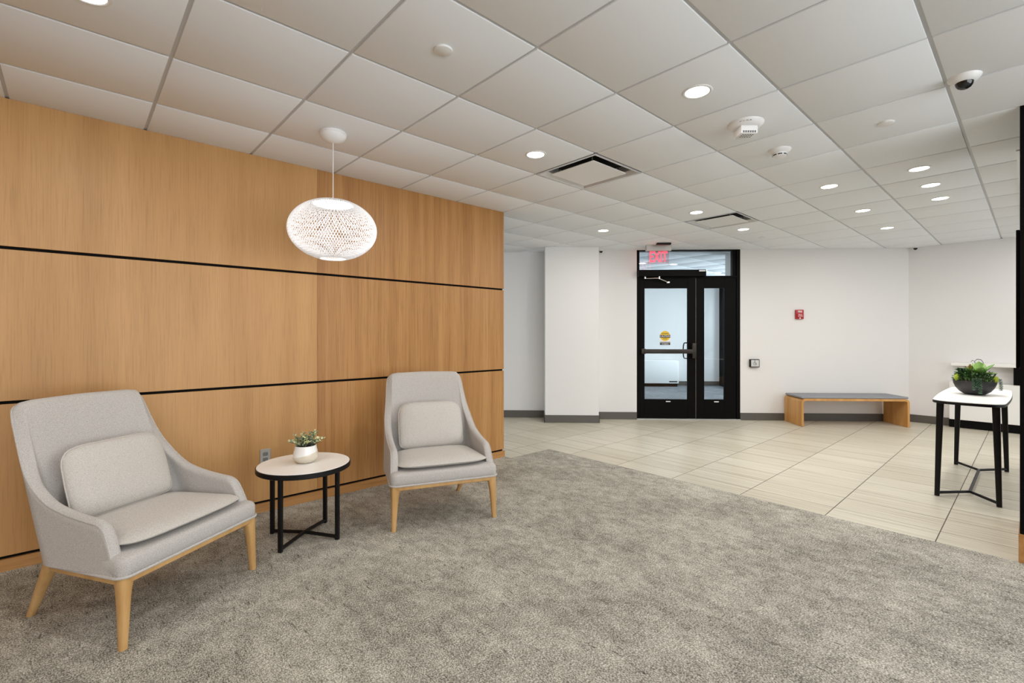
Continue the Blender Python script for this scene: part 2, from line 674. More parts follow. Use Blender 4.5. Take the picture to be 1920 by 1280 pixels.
# ------------------------------------------------------------------ panelled wood wall
WY = 3.84
wl = struct(MB().box(-3.2, WY + 0.018, 0, 3.395, WY + 0.16, CEIL + 0.006).build('wall_left', 'black_reveal'))
GAP = 0.009
rows_ = [(0.080 + GAP, 0.934 - GAP), (0.934 + GAP, 1.790 - GAP), (1.790 + GAP, CEIL)]
for k, (z0, z1) in enumerate(rows_):
    MB().box(-3.2, WY, z0, 1.4295, WY + 0.02, z1, 0.001, 1).build('panel', 'oak_veneer', wl, False)
    MB().box(1.4305, WY, z0, 3.40, WY + 0.02, z1, 0.001, 1).build('panel', 'oak_veneer_rift', wl, False)
struct(MB().box(-3.2, WY - 0.006, 0, 3.41, WY + 0.02, 0.080 - GAP, 0.001, 1).build('baseboard_left', 'oak_plinth', None, False))

# ------------------------------------------------------------------ entrance wall, column, right wall
NF, NT = 7.5, 7.66
DL, DR = 1.604, 3.173
SC_ = 5.672
struct(MB().box(0.97, NF, 0, DL, NT, CEIL).build('wall_far', 'wall_paint', None, False, rotz=FR))
struct(MB().box(DR, NF, 0, SC_ + 0.2, NT, CEIL).build('wall_far', 'wall_paint', None, False, rotz=FR))
struct(MB().box(-2.2, 7.6, 0, 0.2, 7.75, CEIL).build('wall_back', 'wall_paint', None, False, rotz=FR))
struct(MB().box(0.18, 7.17, 0, 0.976, 7.76, CEIL, 0.004, 2).build('wall_column', 'wall_paint', None, False, rotz=FR))
RX = 9.31
struct(MB().box(RX, -4.2, 0, RX + 0.15, 1.40, CEIL).build('wall_right', 'wall_paint', None, False))
struct(MB().box(-3.35, -4.2, 0, -3.2, WY + 0.16, CEIL).build('wall_unseen_block', 'oak_veneer_rift', None, False))  # unseen wall added to stop light from the left; oak cuts bounce
# vinyl base
BB = 0.112
struct(MB().box(0.976, NF - 0.012, 0, DL, NF, BB, 0.002, 1).build('baseboard_far', 'base_vinyl', None, False, rotz=FR))
struct(MB().box(DR, NF - 0.012, 0, SC_, NF, BB, 0.002, 1).build('baseboard_far', 'base_vinyl', None, False, rotz=FR))
struct(MB().box(-2.2, 7.588, 0, 0.17, 7.6, BB, 0.002, 1).build('baseboard_back', 'base_vinyl', None, False, rotz=FR))
bc = MB().box(0.168, 7.158, 0, 0.988, 7.17, BB, 0.002, 1).box(0.168, 7.158, 0, 0.18, 7.6, BB, 0.002, 1).box(0.976, 7.158, 0, 0.988, NF, BB, 0.002, 1)
struct(bc.build('baseboard_column', 'base_vinyl', None, False, rotz=FR))
struct(MB().box(RX - 0.012, 0.84, 0, RX, 1.30, BB, 0.002, 1).build('baseboard_right', 'base_vinyl', None, False))

# dark partition whose end closes the view on the right
pt = struct(MB().box(4.0, -2.6, 0.17, 4.9, 0.062, CEIL + 0.006).build('wall_partition', 'black_aluminium', None, False))
MB().box(3.995, -2.6, 0, 4.905, 0.067, 0.17, 0.001, 1).build('plinth', 'oak_plinth', pt, False)
tag(MB().box(4.03, 0.063, 1.115, 4.85, 0.078, 1.915, 0.003, 2).build('display_panel', 'black_aluminium'),
    'slim black panel standing proud of the dark partition edge', 'panel')

# ------------------------------------------------------------------ entrance door
dr = struct_empty('door_1', far(0, NF), FR)
D0 = 0.012                      # leaf face behind wall face
fr_ = MB()
fr_.box(DL, 0, 0, 1.645, 0.115, CEIL, 0.002, 1)
fr_.box(3.118, 0, 0, DR, 0.115, CEIL, 0.002, 1)
fr_.box(1.645, 0, 2.183, 3.118, 0.115, 2.213, 0.002, 1)
fr_.box(1.645, 0, 2.600, 3.118, 0.115, CEIL, 0.002, 1)
fr_.box(3.065, 0.02, 2.213, 3.118, 0.10, 2.600)
fr_.build('door_frame', 'black_aluminium', dr, False)


def leaf(x0, x1, gx0, gx1):
    m = MB()
    y0, y1 = D0, D0 + 0.045
    gz0, gz1 = 0.310, 2.025
    m.box(x0, y0, 0.018, gx0, y1, 2.180, 0.002, 1)
    m.box(gx1, y0, 0.018, x1, y1, 2.180, 0.002, 1)
    m.box(gx0, y0, 0.018, gx1, y1, gz0, 0.002, 1)
    m.box(gx0, y0, gz1, gx1, y1, 2.180, 0.002, 1)
    o = m.build('door_leaf', 'black_aluminium', dr, False)
    MB().box(gx0 - .004, y0 + 0.018, gz0 - .004, gx1 + .004, y0 + 0.024, gz1 + .004).build('glass', 'door_glass', o, False)
    lb = MB().box((gx0 + gx1) / 2 - .004, y0 - 0.0012, 0.270, (gx0 + gx1) / 2 + .066, y0, 0.284)
    lb.build('label_plate', 'white_print', o, False)
    return o


l1 = leaf(1.648, 2.506, 1.727, 2.384)
l2 = leaf(2.514, 3.115, 2.635, 2.941)
l1['label'] = 'wide door leaf with push bar'
l2['label'] = 'narrow side leaf'
MB().box(2.5065, D0 + 0.012, 0.018, 2.5135, D0 + 0.03, 2.18).build('weather_seal', 'sealant', dr, False)
MB().box(1.625, 0.045, 2.213, 3.068, 0.051, 2.602).build('transom_glass', 'door_glass', dr, False)
MB().box(1.60, -0.03, 0.0, 3.17, 0.16, 0.016, 0.003, 1).build('threshold', 'threshold_metal', dr, False)
# operator and arm
op = MB().box(1.612, -0.10, 2.196, 2.627, 0.03, 2.297, 0.004, 2).build('door_operator', 'black_aluminium', dr, False)
MB().box(2.52, -0.1012, 2.268, 2.615, -0.10, 2.288).build('label_plate', 'white_print', op, False)
arm = MB()
arm.tube([(1.72, -0.05, 2.205), (1.72, -0.05, 2.165)], 0.016, 10)
arm.tube([(1.72, -0.05, 2.172), (1.925, -0.09, 2.172)], 0.010, 8)
arm.tube([(1.925, -0.09, 2.195), (1.925, -0.09, 2.155)], 0.015, 10)
arm.tube([(1.925, -0.09, 2.165), (2.07, -0.02, 2.118)], 0.012, 8)
arm.box(2.05, -0.03, 2.100, 2.10, D0, 2.128, 0.003, 1)
arm.build('closer_arm', 'chrome', dr)
# panic bar
pb = MB().box(1.700, -0.060, 1.018, 2.450, -0.018, 1.086, 0.008, 2).build('push_bar', 'dark_bronze', l1)
MB().box(1.665, -0.055, 1.010, 1.730, D0, 1.094, 0.008, 2).build('end_bracket', 'dark_bronze', pb)
MB().box(2.432, -0.062, 0.945, 2.496, D0, 1.180, 0.012, 2).build('latch_case', 'dark_bronze', l1)
ph = []
for a in range(0, 13):
    t_ = a / 12 * math.pi
    ph.append((2.37 - 0.03 * math.sin(t_) ** 0.5 if 0 < a < 12 else 2.37, D0 + 0.08, 1.06 + 0.12 * math.cos(t_)))
MB().tube([(2.40, D0 + 0.045, 1.18)] + ph + [(2.40, D0 + 0.045, 0.94)], 0.009, 8).build('pull_handle', 'black_steel', l1)
# caution decal on the glass
dc_y = D0 + 0.0175
cxs, rS = 2.044, 0.078
circ = [(cxs + rS * math.cos(2 * math.pi * k / 40), 1.288 + rS * math.sin(2 * math.pi * k / 40)) for k in range(40)]
standup = Matrix.Translation((0, dc_y, 0)) @ Matrix.Rotation(R(90), 4, 'X')
dec = MB().prism([(cxs - .081, 1.148), (cxs + .081, 1.148), (cxs + .081, 1.262), (cxs - .081, 1.262)], 0.0, 0.0005, mat=standup).build('caution_decal', 'white_print', l1, False)
MB().prism(circ, 0.0006, 0.0011, mat=standup).build('decal_disc', 'yellow_print', dec, False)
bandm = MB().prism([(cxs - .081, 1.262), (cxs + .081, 1.262), (cxs + .081, 1.304), (cxs - .081, 1.304)], 0.0012, 0.0017, mat=standup)
bandm.prism([(cxs - .079, 1.150), (cxs + .079, 1.150), (cxs + .079, 1.196), (cxs - .079, 1.196)], 0.0012, 0.0017, mat=standup)
bandm.build('decal_band', 'black_print', dec, False)
for body, size, z, m_ in (('AUTOMATIC', 0.019, 1.324, 'black_print'), ('CAUTION', 0.034, 1.283, 'white_print'), ('DOOR', 0.022, 1.245, 'black_print'), ('ACTIVATE SWITCH', 0.0175, 1.183, 'white_print'), ('TO OPERATE', 0.0175, 1.164, 'white_print')):
    link('lettering', text_mesh('lettering', body, size, m_, 0.0003, bold=0.0004), dec, (cxs, dc_y - 0.0022, z))

# ------------------------------------------------------------------ vestibule behind the glass
VF = 12.5
struct(MB().box(-1.0, NT - 0.02, -0.003, 5.4, VF + 0.1, 0.005).build('floor_vestibule', 'vestibule_carpet', None, False, rotz=FR))
struct(MB().box(-1.0, VF, 0, 4.80, VF + 0.12, CEIL).build('wall_vestibule', 'wall_paint', None, False, rotz=FR))
struct(MB().box(-1.1, NT, 0, -0.95, VF, CEIL).build('wall_vestibule', 'wall_paint', None, False, rotz=FR))
struct(MB().box(3.15, NT, 0, 5.6, 8.02, CEIL).build('wall_return', 'wall_paint', None, False, rotz=FR))
struct(MB().box(-0.95, VF - 0.012, 0, 4.78, VF, 0.115, 0.002, 1).build('baseboard_vestibule', 'base_vinyl', None, False, rotz=FR))
wn = struct_empty('window_1', far(4.78, 8.02), FR)
for nn in (0.03, 1.1, 2.2, 3.3, 4.235, 4.43):
    MB().box(-0.03, nn - 0.028, 0.0, 0.05, nn + 0.028, CEIL, 0.002, 1).build('mullion', 'black_aluminium', wn, False)
for zz, hh in ((0.0, 0.10), (0.98, 0.05), (2.55, 0.065)):
    MB().box(-0.025, 0.03, zz, 0.045, 4.43, zz + hh, 0.002, 1).build('rail', 'black_aluminium', wn, False)
MB().box(0.008, 0.03, 0.1, 0.014, 4.43, 2.55).build('glass', 'door_glass', wn, False)
ht = thing('convector_heater', 'white convector heater on a black base seen through the entrance door', 'heater', far(2.95, 12.33), FR)
MB().box(-0.75, -0.14, 0.085, 0.70, 0.16, 0.655, 0.012, 2).build('casing', 'white_enamel', ht)
MB().box(-0.73, -0.12, 0.005, 0.67, 0.16, 0.085).build('base', 'black_reveal', ht, False)
MB().box(0.46, -0.142, 0.115, 0.66, -0.14, 0.145).build('badge', 'black_print', ht, False)

# ------------------------------------------------------------------ recessed downlights
lens_prof = [(0.0, 0.004), (0.060, 0.004)]


def make_downlight():
    r = thing('recessed_downlight', '', 'downlight')
    MB().lathe([(0.061, 0.0), (0.061, -0.0025), (0.065, -0.005), (0.072, -0.005), (0.077, -0.0025), (0.078, 0.0)], 40, caps=False).build('trim_ring', 'trim_white', r)
    MB().lathe([(0.0, -0.0015), (0.0615, -0.0015)], 40, caps=False).build('lens', 'lamp_lens', r)
    return r


DLS = [
    (0.04, 2.45, 'round downlight near the panelled wall, cut off by the top edge of the picture'),
    (2.478, 1.23, 'largest full downlight, in the tile next to the fire alarm sounder'),
    (2.478, 2.45, 'downlight in the tile beside the nearer square air diffuser'),
    (4.917, 2.45, 'downlight just before the farther square air diffuser'),
    (4.917, 3.669, 'downlight farthest left, beyond the end of the panelled wall'),
    (6.136, 2.45, 'downlight just beyond the farther square air diffuser'),
    (4.917, 1.23, 'first of three downlights in the middle row, in line beyond the smoke detector'),
    (4.917, 0.62, 'nearest of three downlights in the row closest to the black partition'),
    (5.527, 0.62, 'middle of three downlights in the row closest to the black partition'),
    (6.136, 0.62, 'farthest of three downlights in the row closest to the black partition'),
    (6.136, 1.23, 'second of three downlights in the middle row running to the far right corner'),
    (7.355, 1.23, 'last downlight of the middle row, close to the far right corner'),
]
proto = make_downlight()
for k, (x, y, lab) in enumerate(DLS):
    o = proto if k == 0 else copy_tree(proto)
    o.location = (x, y, CEIL)
    o['label'] = lab
    o['group'] = 'recessed ceiling downlights'
for x, y in [(d[0], d[1]) for d in DLS] + [(0.04, 0.62), (2.478, -0.6), (0.04, -1.2), (-1.8, 0.62), (-1.8, 2.45), (4.917, -1.2), (6.136, -0.6), (7.355, -0.6), (8.574, -0.6), (8.574, -1.8), (6.136, -1.8), (2.478, 5.5), (1.26, 5.5)] + [tuple(far(2.0, 8.9)[:2]), tuple(far(3.2, 9.9)[:2]), tuple(far(1.8, 11.2)[:2])]:  # reception and rear-corridor beams are unseen fill lamps added without fixtures
    l = bpy.data.lights.new('downlight_or_fill', 'AREA')
    l.shape = 'DISK'
    l.size = 0.115
    l.energy = DOWN_W
    l.color = WARM
    lo = bpy.data.objects.new('downlight_or_fill', l)
    lo.location = (x, y, CEIL - 0.006)
    C.objects.link(lo)
for k, (s_, n_) in enumerate([(2.0, 8.9), (3.2, 9.9)]):
    o = copy_tree(proto)
    p_ = far(s_, n_)
    o.location = (p_.x, p_.y, CEIL)
    o['label'] = ['nearer downlight seen through the glass above the entrance door', 'farther downlight seen through the glass above the entrance door'][k]
    o['group'] = 'vestibule downlights'


# ------------------------------------------------------------------ ceiling devices
def make_vent():
    r = thing('air_diffuser', '', 'diffuser')
    hs = S / 2 - 0.004
    m = MB()                       # sloping perimeter pan
    sec = [(hs, 0.004), (hs, -0.002), (hs - 0.018, -0.002), (hs - 0.055, 0.025), (hs - 0.06, 0.075)]
    m.grid([[(a * sx, a * sy, z) for sx, sy in ((1, 1), (-1, 1), (-1, -1), (1, -1))] for a, z in sec], wrap=True)
    m.build('frame', 'brushed_frame', r, False)
    MB().box(-hs + .05, -hs + .05, 0.076, hs - .05, hs - .05, 0.08).build('throat', 'slot_black', r, False)
    fp = MB().prism(rrect(0.43, 0.43, 0.012), -0.006, 0.0, 0.002, 1)
    fpo = fp.build('face_plate', 'white_enamel', r, False)
    for sx, sy in ((1, 1), (-1, 1), (-1, -1), (1, -1)):
        MB().tube([(sx * .17, sy * .17, 0), (sx * .17, sy * .17, 0.076)], 0.006, 6).build('hanger', 'chrome', fpo)
    return r


simple('brushed_frame', (0.60, 0.60, 0.61), 0.30, 0.35)
v0 = make_vent()
for k, (i, j) in enumerate(VENTS):
    o = v0 if k == 0 else copy_tree(v0)
    o.location = (GX + (i + .5) * S, GY - (j + .5) * S, CEIL)
    o['label'] = ['nearer square plaque air diffuser with dark open slots', 'farther square plaque air diffuser, between two downlights'][k]
    o['group'] = 'square air diffusers'

dp = MB().lathe([(0.0, -0.010), (0.040, -0.010), (0.0425, -0.0085), (0.0425, 0.0)], 32).mesh('sprinkler_cover', 'trim_white')
for k, (x, y, lab) in enumerate([(1.253, 1.835, 'round flat white sprinkler cover nearest the camera'), (3.698, 0.624, 'round white sprinkler cover in the row toward the dome camera'), (6.834, 2.491, 'small distant sprinkler cover before the entrance door')]):
    tag(link('sprinkler_cover', dp, None, (x, y, CEIL)), lab, 'sprinkler', 'concealed sprinkler covers')

st = thing('fire_alarm_sounder', 'white round ceiling fire alarm with printed FIRE and square strobe body', 'fire alarm', (3.076, 1.215, CEIL))
MB().lathe([(0.0, -0.030), (0.070, -0.030), (0.086, -0.024), (0.103, -0.006), (0.104, 0.0)], 48).build('base', 'white_plastic', st)
sb = Matrix.Rotation(R(47.5 - 90), 4, 'Z')
MB().box(-0.052, -0.050, -0.078, 0.052, 0.050, -0.028, 0.006, 2, mat=sb).build('strobe_body', 'white_plastic', st)
sl = MB()
for k in range(6):
    sl.box(-0.040 + k * 0.014, -0.052, -0.074, -0.031 + k * 0.014, -0.0495, -0.062, mat=sb)
for k in range(5):
    for q in range(3):
        sl.box(-0.035 + k * 0.015, -0.035 + q * 0.02, -0.0795, -0.026 + k * 0.015, -0.027 + q * 0.02, -0.078, mat=sb)
sl.build('grille', 'grey_print', st, False)['kind'] = 'stuff'
for k, ch in enumerate('FIRE'):
    a = R(227.5 - 42 + k * 11)
    me = text_mesh('lettering', ch, 0.023, 'black_print', 0.0004)
    o = link('lettering', me, st, (0.0965 * math.cos(a), 0.0965 * math.sin(a), -0.0165))
    o.rotation_euler = (R(-48), 0, a + R(90))

sd = thing('smoke_detector', 'small white round smoke detector with black slots, beyond the fire alarm', 'smoke detector', (3.689, 1.224, CEIL))
MB().lathe([(0.0, -0.050), (0.036, -0.050), (0.044, -0.046), (0.046, -0.036), (0.046, -0.026), (0.060, -0.020), (0.072, -0.006), (0.074, 0.0)], 40).build('housing', 'white_plastic', sd)
sm = MB()
for k in range(8):
    a0, a1 = 2 * math.pi * (k + .12) / 8, 2 * math.pi * (k + .88) / 8
    rows = []
    for z in (-0.0435, -0.0365):
        rows.append([(0.0466 * math.cos(a0 + (a1 - a0) * q / 4), 0.0466 * math.sin(a0 + (a1 - a0) * q / 4), z) for q in range(5)])
    sm.grid(rows)
sm.build('vent_slots', 'slot_black', sd)['kind'] = 'stuff'

dcam = thing('dome_camera', 'white ceiling camera with dark dome near the black partition', 'camera', (3.339, 0.245, CEIL))
MB().lathe([(0.030, -0.030), (0.048, -0.024), (0.064, -0.008), (0.067, 0.0)], 40).build('housing', 'white_plastic', dcam)
MB().lathe([(0.0, -0.062), (0.013, -0.060), (0.026, -0.052), (0.034, -0.040), (0.037, -0.024)], 32).build('dome', 'dark_dome', dcam)
mc = thing('corner_camera', 'tiny dark camera high by the column right of the panelled wall', 'camera', far(1.05, 7.46, CEIL), FR, 'mini corner cameras')
MB().lathe([(0.034, 0.0), (0.034, -0.012), (0.026, -0.018)], 20).build('mount', 'white_plastic', mc)
MB().lathe([(0.0, -0.048), (0.014, -0.044), (0.024, -0.032), (0.026, -0.016)], 20).build('dome', 'dark_dome', mc)
m2 = copy_tree(mc)
m2.location = Vector((RX - 0.06, 1.21, CEIL))
m2['label'] = 'tiny dark camera in the far right corner above the bench'

# exit sign
ex = thing('exit_sign', 'red glowing EXIT sign hung from the ceiling before the entrance door', 'exit sign', far(1.83, 7.10, CEIL), FR)
MB().box(-0.18, -0.035, -0.085, 0.18, 0.035, 0.0, 0.003, 1).build('housing', 'brushed_steel', ex, False)
MB().box(-0.150, -0.004, -0.275, 0.150, 0.004, -0.085, 0.001, 1).build('acrylic_panel', 'acrylic', ex, False)
exit_me = text_mesh('lettering', 'EXIT', 0.128, 'exit_red', 0.001, bold=0.001)
exit_me.transform(Matrix.Diagonal((1.0, 1.0, 1.7, 1.0)))          # stretched tall to take in the letters' mirrored double image
link('lettering', exit_me, ex, (0.0, -0.0065, -0.178))
bs = tag(MB().box(-0.10, -0.035, -0.028, 0.10, 0.035, 0.0, 0.006, 2).build('motion_sensor', 'black_steel', None, loc=far(1.86, 6.93, CEIL), rotz=FR), 'small black door sensor on the ceiling before the exit sign', 'sensor')

# ------------------------------------------------------------------ wall devices
pl = thing('fire_pull_station', 'red fire alarm pull station on the white wall above the bench', 'alarm box', far(4.047, NF, 1.545), FR)
MB().box(-0.058, -0.035, 0.0, 0.058, 0.0, 0.142, 0.006, 2).build('box', 'red_plastic', pl)
MB().box(-0.046, -0.048, 0.026, 0.046, -0.034, 0.084, 0.006, 2).build('pull_handle', 'red_plastic', pl)
link('lettering', text_mesh('lettering', 'FIRE', 0.036, 'white_print', 0.0006, bold=0.0006), pl, (0, -0.0362, 0.112))
link('lettering', text_mesh('lettering', 'PULL', 0.026, 'white_print', 0.0006), pl, (0, -0.0492, 0.064))
MB().box(-0.036, -0.0488, 0.040, 0.036, -0.0478, 0.044).build('stripe', 'white_print', pl, False)
MB().lathe([(0.0, 0.0), (0.009, 0.0), (0.009, 0.003)], 16, mat=Matrix.Translation((0, -0.035, 0.014)) @ Matrix.Rotation(R(90), 4, 'X')).build('lock', 'chrome', pl)

bt = thing('door_push_button', 'square steel push plate in a black box right of the entrance door', 'push button', far(3.373, NF, 0.812), FR)
MB().box(-0.070, -0.045, 0.0, 0.070, 0.0, 0.122, 0.005, 2).build('box', 'black_steel', bt)
MB().box(-0.060, -0.052, 0.010, 0.060, -0.044, 0.112, 0.003, 1).build('plate', 'brushed_steel', bt)
wc = MB()
arc = [(-0.004 + 0.020 * math.cos(R(a)), -0.0525, 0.058 + 0.020 * math.sin(R(a))) for a in range(110, 400, 20)]
wc.tube(arc, 0.0022, 6)
wc.tube([(-0.004, -0.0525, 0.090), (-0.002, -0.0525, 0.062), (0.014, -0.0525, 0.060), (0.022, -0.0525, 0.040)], 0.0026, 6)
wc.lathe([(0.0, 0.0), (0.006, 0.0)], 14, mat=Matrix.Translation((-0.004, -0.0526, 0.098)) @ Matrix.Rotation(R(90), 4, 'X'), caps=False)
wc.build('access_symbol', 'black_print', bt)

ot = thing('wall_outlet', 'steel wall outlet on the wood panelling behind the round table', 'outlet', (1.05, WY, 0.38))
op_ = MB().prism(rrect(0.072, 0.116, 0.004), 0.0, 0.005, 0.0015, 1, mat=Matrix.Translation((0, 0, 0.03)) @ Matrix.Rotation(R(90), 4, 'X')).build('plate', 'brushed_steel', ot)
for zz in (0.010, 0.050):
    MB().prism(rrect(0.034, 0.028, 0.008), 0.005, 0.007, mat=Matrix.Translation((0, 0, zz)) @ Matrix.Rotation(R(90), 4, 'X')).build('socket', 'grey_print', op_, False)


# ------------------------------------------------------------------ armchairs
def interp(pts, x):
    if x <= pts[0][0]:
        return pts[0][1]
    for (a, b), (c, d) in zip(pts, pts[1:]):
        if x <= c:
            return b + (d - b) * (x - a) / (c - a)
    return pts[-1][1]


ARM = [(0.020, 0.315), (0.045, 0.375), (0.070, 0.435), (0.090, 0.478), (0.108, 0.503), (0.135, 0.519), (0.20, 0.527), (0.30, 0.541),
       (0.375, 0.557), (0.44, 0.580), (0.50, 0.615), (0.55, 0.656), (0.60, 0.708), (0.64, 0.765), (0.672, 0.825), (0.70, 0.885), (0.725, 0.940), (0.745, 0.985), (0.755, 1.0)]
ZB = 0.312


def shell_W(z):
    t = (z - ZB) / 0.69
    return 0.372 - 0.050 * t


def shell_D(z):
    t = (z - ZB) / 0.69
    return 0.525 + 0.235 * t


def shell_r(z):
    return 0.150 - 0.095 * min(1.0, max(0.0, (z - ZB) / 0.60))


def shell_point(kind, a, z, off):
    """point on the U-shaped shell at height z, 'off' metres inside its outer face"""
    W, D, r = shell_W(z), shell_D(z), shell_r(z)
    ri_ = max(0.012, r - off)             # the inner face keeps a soft corner
    if kind == 'side':
        return Vector((W - off, a * (D - r), z))
    if kind == 'arc':
        c, s = math.cos(a), math.sin(a)
        k = max(0.0, off - r + 0.012)
        return Vector((W - off - ri_ + ri_ * c, D - off - ri_ + ri_ * s, z))
    bow = 0.018 * (1 - (a ** 2))          # the back is gently dished
    return Vector((a * (W - off - ri_), D - off + bow, z))


def top_height(kind, a):
    """height at which a column of the shell meets the swept arm profile"""
    z = ZB + 0.004
    while z < 0.998:
        if z >= interp(ARM, shell_point(kind, a, z, 0.0).y):
            break
        z += 0.001
    x, rc_ = abs(shell_point(kind, a, z, 0.0).x), 0.085
    t = max(0.0, min(1.0, (x - (shell_W(0.998) - rc_)) / rc_))
    return min(z, 0.998 - rc_ * (1 - math.sqrt(1 - t * t)))


def make_armchair():
    ch = thing('armchair', '', 'armchair')
    cols = []
    for d0 in (0.020, 0.034, 0.05, 0.066, 0.082, 0.098, 0.115, 0.14, 0.18, 0.23, 0.28, 0.33, 0.375, 0.41, 0.44, 0.46, 0.475):
        a = d0 / 0.475
        cols.append(('side', a, top_height('side', a)))
    for k in range(1, 15):
        th = R(90 * k / 14)
        cols.append(('arc', th, top_height('arc', th)))
    for k in range(1, 7):
        cols.append(('back', 1 - k / 6.0, top_height('back', 1 - k / 6.0) + 0.005 * (k / 6.0)))
    half = cols
    rows = []
    full = [(k_, a_, z_, 1) for k_, a_, z_ in half] + [(k_, a_, z_, -1) for k_, a_, z_ in half[-2::-1]]
    outer_edge = []
    for kind, a, zt, sg in full:
        th = 0.052
        row = []
        nz = 13
        zlo = ZB
        rr = min(th / 2, max(0.004, (zt - ZB) * 0.5))
        ztop = zt - rr
        for q in range(nz):
            z = zlo + (ztop - zlo) * q / (nz - 1)
            row.append(shell_point(kind, a, z, 0.0))
        outer_edge.append(None)
        for q in range(1, 6):
            ph_ = math.pi * q / 6
            row.append(shell_point(kind, a, ztop + rr * math.sin(ph_), th / 2 - th / 2 * math.cos(ph_)))
        for q in range(nz):
            z = ztop + (zlo + 0.02 - ztop) * q / (nz - 1) if ztop > zlo + 0.02 else ztop
            row.append(shell_point(kind, a, z, th))
        row = [Vector((p.x * sg, p.y, p.z)) for p in row]
        outer_edge[-1] = Vector((row[nz].x, row[nz].y, row[nz].z))
        rows.append(row)
    shl = MB().grid(rows, wrap=True).build('shell', 'heather_fabric', ch, angle=60)
    MB().tube(outer_edge, 0.0038, 6).build('piping', 'heather_fabric', shl)

    # upholstered seat base
    def outline(grow, n=6):
        hw0, hw1 = 0.372 + grow, 0.352 + grow
        d0, d1, rf, rb = -0.022 - grow, 0.525 + grow, 0.045, 0.13
        pts = []
        for k in range(n + 1):
            a = R(180 + 90 * k / n)
            pts.append((-hw0 + rf + rf * math.cos(a), d0 + rf + rf * math.sin(a)))
        for k in range(n + 1):
            a = R(270 + 90 * k / n)
            pts.append((hw0 - rf + rf * math.cos(a), d0 + rf + rf * math.sin(a)))
        for k in range(n + 1):
            a = R(90 * k / n)
            pts.append((hw1 - rb + rb * math.cos(a), d1 - rb + rb * math.sin(a)))
        for k in range(n + 1):
            a = R(90 + 90 * k / n)
            pts.append((-hw1 + rb + rb * math.cos(a), d1 - rb + rb * math.sin(a)))
        return pts
    sbm = MB()
    rws = []
    for g, z in ((-0.010, 0.304), (0.0, 0.310), (0.001, 0.340), (0.0, 0.366), (-0.006, 0.378), (-0.018, 0.385), (-0.04, 0.388)):
        rws.append([(x, y, z) for x, y in outline(g)])
    sbm.grid(rws, wrap=True, caps=True)
    sbo = sbm.build('seat_base', 'heather_fabric', ch, angle=60)
    MB().tube([(x, y, 0.3065) for x, y in outline(0.003)], 0.0062, 8, closed=True).build('piping', 'heather_fabric', sbo)

    # timber under-frame
    fm = MB()
    ring = []
    for g, z in ((-0.006, 0.3035), (-0.006, 0.278), (-0.012, 0.272), (-0.034, 0.272), (-0.034, 0.3035)):
        ring.append([(x, y, z) for x, y in outline(g)])
    fm.grid(ring, wrap=True)
    fm.build('seat_frame', 'pale_beech', ch)

    def leg(top, foot, r0, r1, sx, sy, name='leg'):
        m = MB()
        t_, f_ = Vector(top), Vector(foot)
        rws = []
        N = 14
        for q in range(N + 1):
            u = q / N
            c = t_.lerp(f_, u)
            flare = 0.020 * math.exp(-u * 9.0)
            r = r0 + (r1 - r0) * u
            row = []
            for k in range(20):
                a = 2 * math.pi * k / 20
                cx_, cy_ = math.cos(a), math.sin(a)
                e = 0.72
                px = math.copysign(abs(cx_) ** e, cx_) * r
                py = math.copysign(abs(cy_) ** e, cy_) * r
                if px * sx < 0:
                    px -= flare * sx * (abs(px) / r)
                if py * sy < 0:
                    py -= flare * sy * (abs(py) / r)
                row.append((c.x + px, c.y + py, c.z))
            rws.append(row)
        m.grid(rws, wrap=True, caps=True)
        return m.build(name, 'pale_beech', ch)
    for sx in (-1, 1):
        leg((sx * 0.340, 0.012, 0.300), (sx * 0.352, 0.0, 0.006), 0.0265, 0.0150, sx, -1)
        leg((sx * 0.300, 0.475, 0.300), (sx * 0.268, 0.662, 0.006), 0.0270, 0.0150, sx, 1)

    # loose seat pad: knife edge, domed on top, front lip floating a little
    def pad_outline(t, n=44):
        """closed plan curve, t = inset 0..1"""
        pts = []
        for k in range(n):
            a = 2 * math.pi * k / n
            c, s = math.cos(a), math.sin(a)
            e = 0.34
            x = math.copysign(abs(c) ** e, c)
            y = math.copysign(abs(s) ** e, s)
            hw = 0.330 - 0.042 * (y + 1) / 2
            yy = 0.255 + 0.245 * y
            if y < 0:
                yy -= 0.012 * (1 - x * x)
            pts.append((x * hw * t, 0.255 + (yy - 0.255) * t))
        return pts
    def lift(y):
        return 0.007 * max(0.0, 1 - y / 0.16)
    pr = []
    for t, dz in ((0.02, -0.030), (0.5, -0.029), (0.80, -0.024), (0.93, -0.014), (0.985, -0.004), (1.0, 0.0), (0.985, 0.005), (0.93, 0.016), (0.80, 0.028), (0.6, 0.036), (0.35, 0.041), (0.02, 0.043)):
        pr.append([(x, y, 0.414 + dz + lift(y)) for x, y in pad_outline(t)])
    sco = MB().grid(pr, wrap=True, caps=True).build('seat_cushion', 'cushion_fabric', ch, angle=70)
    MB().tube([(x, y, 0.414 + lift(y)) for x, y in pad_outline(1.0)], 0.0035, 6, closed=True).build('piping', 'cushion_fabric', sco)

    # lumbar pillow leaning on the back
    lw, lh = 0.248, 0.172
    def pil_outline(t, n=44):
        pts = []
        for k in range(n):
            a = 2 * math.pi * k / n
            c, s = math.cos(a), math.sin(a)
            e = 0.32 if s > 0 else 0.20
            x = math.copysign(abs(c) ** e, c) * (lw - (0.022 if s > 0 else 0) * max(0, s))
            y = math.copysign(abs(s) ** e, s) * lh
            pts.append((x * t, y * t))
        return pts
    M = Matrix.Translation((0, 0.482, 0.612)) @ Matrix.Rotation(R(-17.5), 4, 'X')
    pr = []
